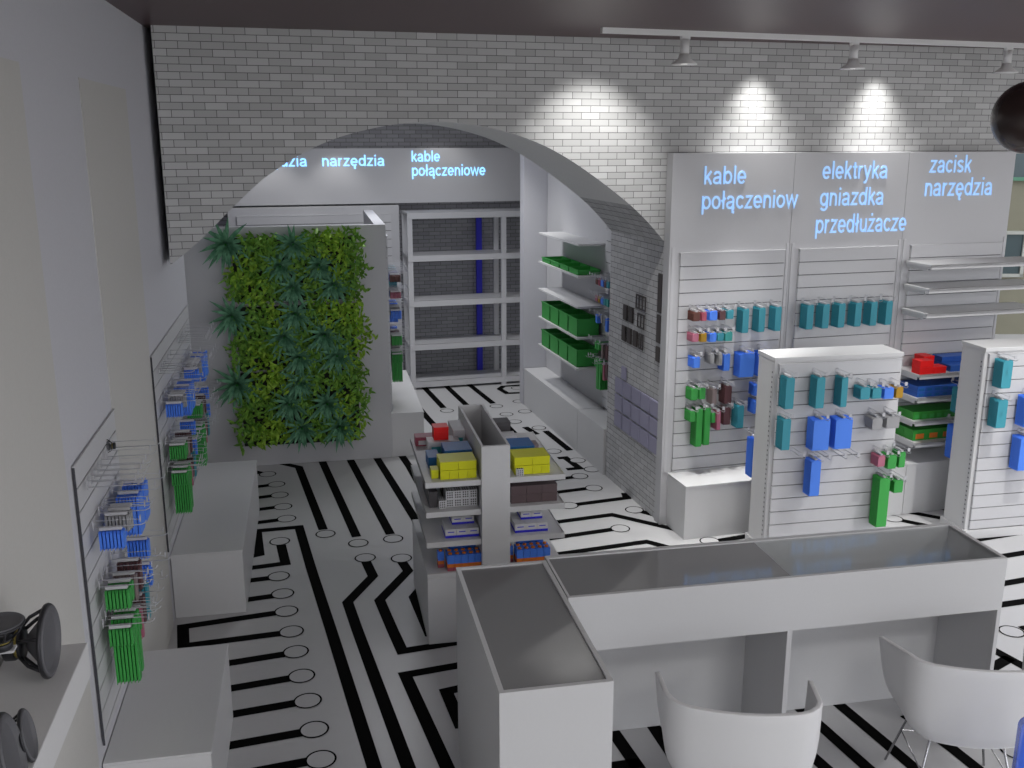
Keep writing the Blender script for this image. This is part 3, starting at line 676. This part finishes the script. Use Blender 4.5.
MB().box(1.075, 1.10, 0.002, Dp-.03, 0, .725).box(1.075, 1.10, .022, Dp-.03, .745, .97).build('divider', M['counter'], cn, bevel=.0015)
MB().box(.012, 1.088, .022, Dp-.03, .978, .993).build('dark_glass_top', M['glassdark'], cn)
MB().box(1.088, Lx-.022, .022, Dp-.03, .985, .993).build('clear_glass_top', M['glass'], cn)

# ------------------------------------------------------------------ small gondola with boxes, behind the counter
cg = empty('shelf_gondola', (.58, 5.48, 0), 0, 'low double-sided white shelf stand full of small coloured boxes', 'display stand')
MB().box(0, .84, 0, .90, 0, .43).box(-.0, .84, -.0, .90, .43, .46).build('base_cabinet', M['white'], cg, bevel=.003)
m = MB().box(.33,.50,-.02,0,.46,1.245).box(.33,.50,.90,.92,.46,1.245).box(.33,.345,0,.90,.46,1.245).box(.485,.50,0,.90,.46,1.245).box(.345,.485,0,.90,.46,.9)
m.build('hollow_spine', M['white'], cg)
for z in (1.035, .85, .66):
    for x0, x1 in ((0,.328),(.502,.84)):
        m = MB().box(x0, x1, 0, .90, z-.015, z).box(x0, x1, -.006, .008, z-.03, z+.004)
        e = x0 if x0 == 0 else x1-.006
        m.box(e, e+.006, 0, .90, z-.03, z+.004); m.build('shelf', M['white'], cg, bevel=.0015)
Y0 = 5.52
L1_, R1_ = .675, 1.12
for sx, side in ((L1_, 'left'), (R1_, 'right')):
    q = 'on top %s shelf' % side
    cartons(WF, sx, Y0, 1.037, 4, 2, 1, .054, .085, .055, [PM['yellow']], 'small yellow box ' + q, 'yellow boxes')
    cartons(WF, sx, Y0+.002, 1.093, 2, 2, 1, .108, .084, .052, [PM['yellow']], 'wide yellow box ' + q, 'yellow boxes')
cartons(WF, .625, Y0+.03, 1.037, 1, 1, 1, .045, .08, .055, [PM['yellow']], 'small yellow box left of yellow stack', 'yellow boxes')
for sx, side in ((.73, 'left'), (1.12, 'right')):
    cartons(WF, sx, 5.73, 1.037, 3, 2, 2, .056, .09, .055, [PM['deepblue']], 'deep blue box behind yellow ones, %s shelf' % side, 'deep blue boxes')
cartons(WF, .63, 5.74, 1.037, 1, 2, 1, .07, .08, .07, [PM['deepblue']], 'deep blue box at left end, left shelf', 'deep blue boxes')
cartons(WF, .66, 6.0, 1.037, 2, 1, 1, .10, .12, .085, [PM['white'], PM['cyan']], 'white and cyan box under the red one', 'white and cyan boxes')
cartons(WF, .83, 6.08, 1.037, 1, 2, 1, .08, .12, .13, [PM['white'], PM['cyan']], 'tall white box with cyan label beside spine', 'white and cyan boxes')
cartons(WF, .70, 6.03, 1.123, 1, 1, 1, .095, .10, .085, [PM['red'], PM['red']], 'single red box on the left shelf', 'red boxes')
cartons(WF, .60, 6.2, 1.037, 2, 1, 1, .09, .10, .06, [PM['rose'], PM['white']], 'flat rose and white box at far end, left shelf', 'rose boxes')
cartons(WF, 1.10, 6.06, 1.037, 2, 1, 1, .07, .10, .08, [PM['white'], PM['gray']], 'pale grey box on right top shelf', 'grey boxes')
cartons(WF, 1.24, 5.93, 1.037, 2, 1, 1, .06, .10, .05, [PM['taupe'], PM['brown']], 'taupe box on right top shelf', 'taupe boxes')
cartons(WF, 1.12, 6.2, 1.037, 1, 1, 1, .11, .12, .13, [PM['dark']], 'dark box at far end of right top shelf', 'dark boxes')
cartons(WF, 1.125, 5.49, 1.037, 1, 1, 1, .045, .028, .045, [PM['white'], PM['dark']], 'white dotted box before yellow stack', 'dotted boxes', 'grid')
# second level
cartons(WF, .71, 5.55, .852, 4, 2, 2, .047, .07, .05, [PM['white'], PM['dark']], 'white dotted box on second left shelf', 'dotted boxes', 'grid')
cartons(WF, .665, 5.53, .852, 1, 1, 1, .042, .07, .05, [PM['white'], PM['dark']], 'white dotted box leading the dotted stack', 'dotted boxes', 'grid')
cartons(WF, .61, 5.56, .852, 1, 3, 1, .05, .12, .10, [PM['dark']], 'dark brown box at outer edge, second left shelf', 'dark boxes')
cartons(WF, .71, 5.74, .852, 2, 1, 1, .08, .12, .10, [PM['choc']], 'chocolate brown box behind dotted ones', 'brown boxes')
cartons(WF, 1.10, 5.53, .852, 3, 2, 2, .095, .11, .055, [PM['choc']], 'chocolate brown box on second right shelf', 'brown boxes')
# third level
for sx, side in ((.70, 'left'), (1.125, 'right')):
    cartons(WF, sx, 5.53, .662, 3, 2, 1, .068, .09, .055, [PM['white'], PM['indigo']], 'white box with indigo foot, third %s shelf' % side, 'white and indigo boxes', 'foot')
    cartons(WF, sx+.05, 5.60, .718, 2, 2, 1, .068, .09, .05, [PM['white'], PM['indigo']], 'stacked white indigo box, third %s shelf' % side, 'white and indigo boxes', 'foot')
    bm_ = [PM['rose'], PM['orange'], PM['blue'], PM['orange']]
    cartons(WF, sx+.005, 5.50, .462, 5, 2, 1, .042, .05, .10, bm_, 'red orange blue striped pack, %s base' % side, 'striped packs', 'bands')
    cartons(WF, sx-.045, 5.56, .462, 1, 1, 1, .04, .05, .10, bm_, 'lone striped pack beside the %s row' % side, 'striped packs', 'bands')
    cartons(WF, sx+.03, 5.62, .462, 4, 1, 1, .042, .05, .125, bm_, 'taller striped pack behind the row, %s base' % side, 'striped packs', 'bands')

# ------------------------------------------------------------------ tub chairs
def chair(loc, rz, label):
    c = empty('tub_chair', loc, rz, label, 'chair', 'white tub chairs at the counter')
    nu, nv = 36, 10; m = MB(); m.smooth = True; V = []
    hw, dp, rc = .30, .40, .075         # half width, depth forward (+y), corner radius; back at y = 0
    path = []
    Lw = dp-rc; La = rc*PI/2; Lb = 2*(hw-rc); T = 2*Lw+2*La+Lb
    for i in range(nu+1):
        s = T*i/nu
        if s < Lw: p = (-hw, dp-s)
        elif s < Lw+La: a = (s-Lw)/rc; p = (-hw+rc-rc*math.cos(a), rc-rc*math.sin(a))
        elif s < Lw+La+Lb: p = (-hw+rc+(s-Lw-La), 0)
        elif s < Lw+2*La+Lb: a = (s-Lw-La-Lb)/rc; p = (hw-rc+rc*math.sin(a), rc-rc*math.cos(a))
        else: p = (hw, rc+(s-Lw-2*La-Lb))
        path.append(p)
    for i, (x, y) in enumerate(path):
        t = max(0, (y-.06)/(dp-.06)); top = .80 - .10*t
        bulge = .06*(1-(x/hw)**2) if y < .2 else 0
        for j in range(nv+1):
            k = j/nv; z = .405 + (top-.405)*k
            inn = .07*(1-k)**5                       # shell narrows toward the seat
            fx = (1 - inn/hw)*(1+.10*max(0,y)/dp*k); yy = y - (.10*(1-k)*max(0,(y-.2)/.2)) + inn*.5*(1-y/dp) - bulge
            V.append((x*fx, yy, z))
    F = []
    for i in range(nu):
        for j in range(nv): a = i*(nv+1)+j; F.append((a, a+nv+1, a+nv+2, a+1))
    # seat pan closes the bottom ring
    n0 = len(V); F.append(tuple(i*(nv+1) for i in range(nu+1)))
    m._add(V, F)
    o = m.build('shell', M['chair'], c, recalc=False)
    sd = o.modifiers.new('thickness', 'SOLIDIFY'); sd.thickness = .022; sd.offset = 0
    bv = o.modifiers.new('round', 'BEVEL'); bv.width = .005; bv.segments = 2; bv.limit_method = 'ANGLE'; bv.angle_limit = R(60)
    for sx in (-1, 1):
        for (y0, y1) in ((.12, .02), (.36, .46)):
            MB().tube([(sx*.10, .24, .385), (sx*.15, y0, .39), (sx*.235, y1, .0)], .006, 8).build('leg', M['chrome'], c)
    MB().tube([(-.19, .07, .20), (.19, .07, .20), (.19, .41, .20), (-.19, .41, .20), (-.19, .07, .20)], .004, 6).build('stretcher', M['chrome'], c)
    return c
chair((1.60, 3.285, 0), R(-18), 'white tub chair at counter centre, nearest the dark topped counter block')
chair((2.755, 3.385, 0), R(-17), 'white tub chair at the right end of the counter, wire legs visible')
# blue blister case standing at the lower right corner
bc = empty('blister_case', (2.685, 3.00, 0), R(-20), 'translucent blue rounded case at the bottom right corner of the photo', 'case')
mm = principled('translucent blue plastic', (.06,.16,.80), .15, alpha=.6, spec=.5)
n = 16; w = .05; pr = [(w*math.cos(PI*k/n), .745+w*.9*math.sin(PI*k/n)) for k in range(n+1)] + [(-w, 0), (w, 0)]
MB().prism_xz(pr, -.02, .02).build('case_shell', mm, bc, bevel=.004)
MB().prism_xz([(x*.55, .04+z*.88) for x, z in pr], -.012, .012).build('insert', PM['blue'], bc)

# ------------------------------------------------------------------ speaker shelf, lower left
ss = empty('wall_shelf', (-.95, 1.2, 0), 0, 'white wall shelf at the lower left corner carrying loudspeaker cones', 'shelf')
MB().box(0, .22, 0, 1.76, 1.39, 1.50).build('shelf_board', M['white'], ss, bevel=.003)
def speaker(loc, rot, sc_, label):
    e = empty('loudspeaker_driver', loc, 0, label, 'speaker', 'loudspeaker drivers'); e.rotation_euler = rot; e.scale = (sc_,)*3
    MB().lathe([(.0,.0),(.105,.0),(.112,.004),(.112,.010),(.104,.014),(.098,.006)], 40).lathe([(.098,.006),(.06,-.03),(.03,-.055),(0,-.058)], 40).build('cone', M['cone'], e)
    m = MB().lathe([(.100,.006),(.116,.006),(.118,.0),(.116,-.006),(.098,-.006)], 40, closed=True)
    for k in range(6):
        a = 2*PI*k/6; ca_, sa_ = math.cos(a), math.sin(a)
        m.tube([(.108*ca_,.108*sa_,-.004),(.086*ca_,.086*sa_,-.045),(.052*ca_,.052*sa_,-.075)], .006, 6)
    m.lathe([(0,-.072),(.054,-.072),(.054,-.080),(0,-.080)], 30).build('basket', M['basket'], e)
    MB().lathe([(0,-.080),(.045,-.080),(.045,-.092),(0,-.092)], 30).build('voice_coil', M['coil'], e)
    MB().lathe([(0,-.092),(.050,-.092),(.052,-.095),(.052,-.122),(.048,-.126),(0,-.126)], 30).build('magnet', M['basket'], e)
    return e
speaker((-.79, 2.78, 1.50+.107), (0, R(90), 0), .9, 'loudspeaker driver standing on edge, cone facing right, brass coil visible')
sd_ = speaker((-.865, 2.63, 1.742), (0, 0, 0), .56, 'dark loudspeaker disc lying flat on a wall bracket at the left photo edge')
MB().box(-.195, .06, -.03, .03, -.14, -.127).box(-.195, -.180, -.05, .05, -.20, -.08).build('wall_bracket', M['metal'], sd_)
speaker((-.745, 2.36, 1.50+.069), (0, R(80), R(8)), .57, 'small dark rimmed speaker disc, right of the pair at lower left corner')
speaker((-.742, 2.215, 1.50+.107), (0, R(80), R(8)), .88, 'larger dark rimmed speaker disc cut by the lower left corner')
speaker((-.968, 4.64, 1.62), (0, R(-90), 0), .30, 'tiny dark loudspeaker cone on left wall, past the near slat display')

# ------------------------------------------------------------------ ceiling track and lamps
ta = math.atan2(.47, 3.41)
tk = empty('ceiling_track', (1.87, 6.45, 0), ta, 'white lighting track running along the ceiling above the brick wall', 'lighting track')
MB().box(0, 6.2, -.018, .018, CEIL-.035, CEIL).build('rail', M['trackm'], tk)
def W_(d): return (1.87+d*math.cos(ta), 6.45+d*math.sin(ta))
lamps = []
for i, d in enumerate((.60, 1.93, 3.30)):
    x, y = W_(d)
    e = empty('track_spotlight', (x, y, CEIL-.035), ta, 'white track spotlight, %s' % ['leftmost of three on the track','middle one of three on the track','right one at the photo edge'][i], 'spotlight', 'track spotlights')
    MB().box(-.03, .03, -.016, .016, -.02, 0).tube([(0,0,-.02),(0,0,-.115)], .030, 14).build('mount', M['trackm'], e)
    MB().lathe([(.0,-.11),(.034,-.11),(.040,-.14),(.085,-.172),(.085,-.180),(.0,-.172)], 24).build('lamp_head', M['trackm'], e)
    MB().lathe([(0,-.1735),(.065,-.1755)], 24).build('lens', M['lamp'], e)
gl = empty('pendant_lamp', (3.90, 5.0, 3.10), 0, 'dark brown globe hanging from the ceiling at the right edge', 'lamp')
MB().lathe([(.195*math.sin(PI*k/16), -.195*math.cos(PI*k/16)) for k in range(17)], 32).build('globe', M['brown'], gl)
MB().tube([(0,0,.18),(0,0,CEIL-3.10)], .008, 8).build('cord', M['darkm'], gl)
MB().lathe([(0,CEIL-3.12),(.05,CEIL-3.12),(.05,CEIL-3.10)], 20).build('canopy', M['darkm'], gl)

# added fill lights and their ceiling panels, all out of view
def area(loc, sx, sy, e, col=(1,.99,.97), rot=(0,0,0), vis=True):
    l = bpy.data.lights.new('l', 'AREA'); l.shape = 'RECTANGLE'; l.size = sx; l.size_y = sy; l.energy = e; l.color = col
    o = bpy.data.objects.new('added_fill_light', l); COL.objects.link(o); o.location = loc; o.rotation_euler = rot; return o
def spot(loc, to, e, ang, blend=.4, col=(1,.99,.96), size=.03, n=0):
    l = bpy.data.lights.new('s', 'SPOT'); l.energy = e; l.spot_size = R(ang); l.spot_blend = blend; l.color = col; l.shadow_soft_size = size
    o = bpy.data.objects.new('spot_source', l); COL.objects.link(o); o.location = loc
    o.rotation_euler = (Vector(to)-Vector(loc)).to_track_quat('-Z', 'Y').to_euler()
    if n:                              # reflector lamp: intensity falls with the angle off its axis
        l.use_nodes = True; nt = l.node_tree; em = nt.nodes['Emission']; tc = nt.nodes.new('ShaderNodeTexCoord'); sp = nt.nodes.new('ShaderNodeSeparateXYZ')
        ab = nt.nodes.new('ShaderNodeMath'); ab.operation = 'ABSOLUTE'; pw_ = nt.nodes.new('ShaderNodeMath'); pw_.operation = 'POWER'; pw_.inputs[1].default_value = n
        nt.links.new(tc.outputs['Normal'], sp.inputs[0]); nt.links.new(sp.outputs['Z'], ab.inputs[0]); nt.links.new(ab.outputs[0], pw_.inputs[0]); nt.links.new(pw_.outputs[0], em.inputs['Strength'])
    return o
# ambient fill through the rear left open and the bays opened in wall_right
w = bpy.data.worlds.new('world'); sc.world = w; w.use_nodes = True
w.node_tree.nodes['Background'].inputs[0].default_value = (.86,.88,.93,1); w.node_tree.nodes['Background'].inputs[1].default_value = 2.0
for x, y, e in ((1.0, .3, 14), (3.6, .3, 40), (1.0, -2.4, 30), (3.6, -2.4, 50), (6.5, 1.2, 60), (6.2, 4.2, 34)):  # unseen panels added to brighten the room
    cl = empty('added_fill_panel', (x, y, CEIL), 0, None, None)
    tag(cl, 'square white ceiling panel added out of view for fill light', 'added fill light', 'added fill panels')
    MB().box(-.32,.32,-.32,.32,-.03,-.001).build('frame', M['metal'], cl)
    area((x, y, CEIL-.035), .56, .56, e)
# wall washing spots above the arch wall
for s, d, tos, tod, tz, e, an, bl, n in ((-.66,-.52,-.68,.11,2.70,48,78,.9,0), (.62,-.07,.62,-.03,1.0,85,92,.9,8), (1.66,-.07,1.66,-.03,1.0,85,92,.9,8)):
    spot(A2W(s, d, CEIL-.06), A2W(tos, tod, tz), e, an, bl, n=n)
# floor, box and gondola spots
spot((2.4, 6.3, 3.6), (2.5, 6.5, 0), 260, 52, 1)
spot((3.15, 6.55, 3.6), (3.15, 6.85, .4), 150, 34, 1)
spot((3.8, 6.35, 3.6), (3.8, 6.42, 1.4), 30, 40, 1)
spot((5.0, 5.0, 3.6), (4.8, 5.6, 0), 240, 75, 1)
spot((.2, 7.2, 3.3), (.15, 7.6, 0), 60, 55, 1)
# far room
spot(A2W(-.70, 4.75, 3.3), A2W(-.70, 5.1, 2.0), 8, 90, .8)
spot(A2W(-1.95, 4.85, 3.0), A2W(-1.95, 5.12, 2.0), 6, 90, .8)
spot(A2W(-2.7, 4.75, 3.0), A2W(-2.7, 5.1, 2.0), 7, 90, .8)
area(A2W(-1.6, 3.0, CEIL-.05), .8, .8, 34, (.93,.95,1))  # added fill light that lifts the far room
spot(A2W(-.6, 3.2, 3.6), A2W(-.7, 3.6, 0), 95, 80, .9)
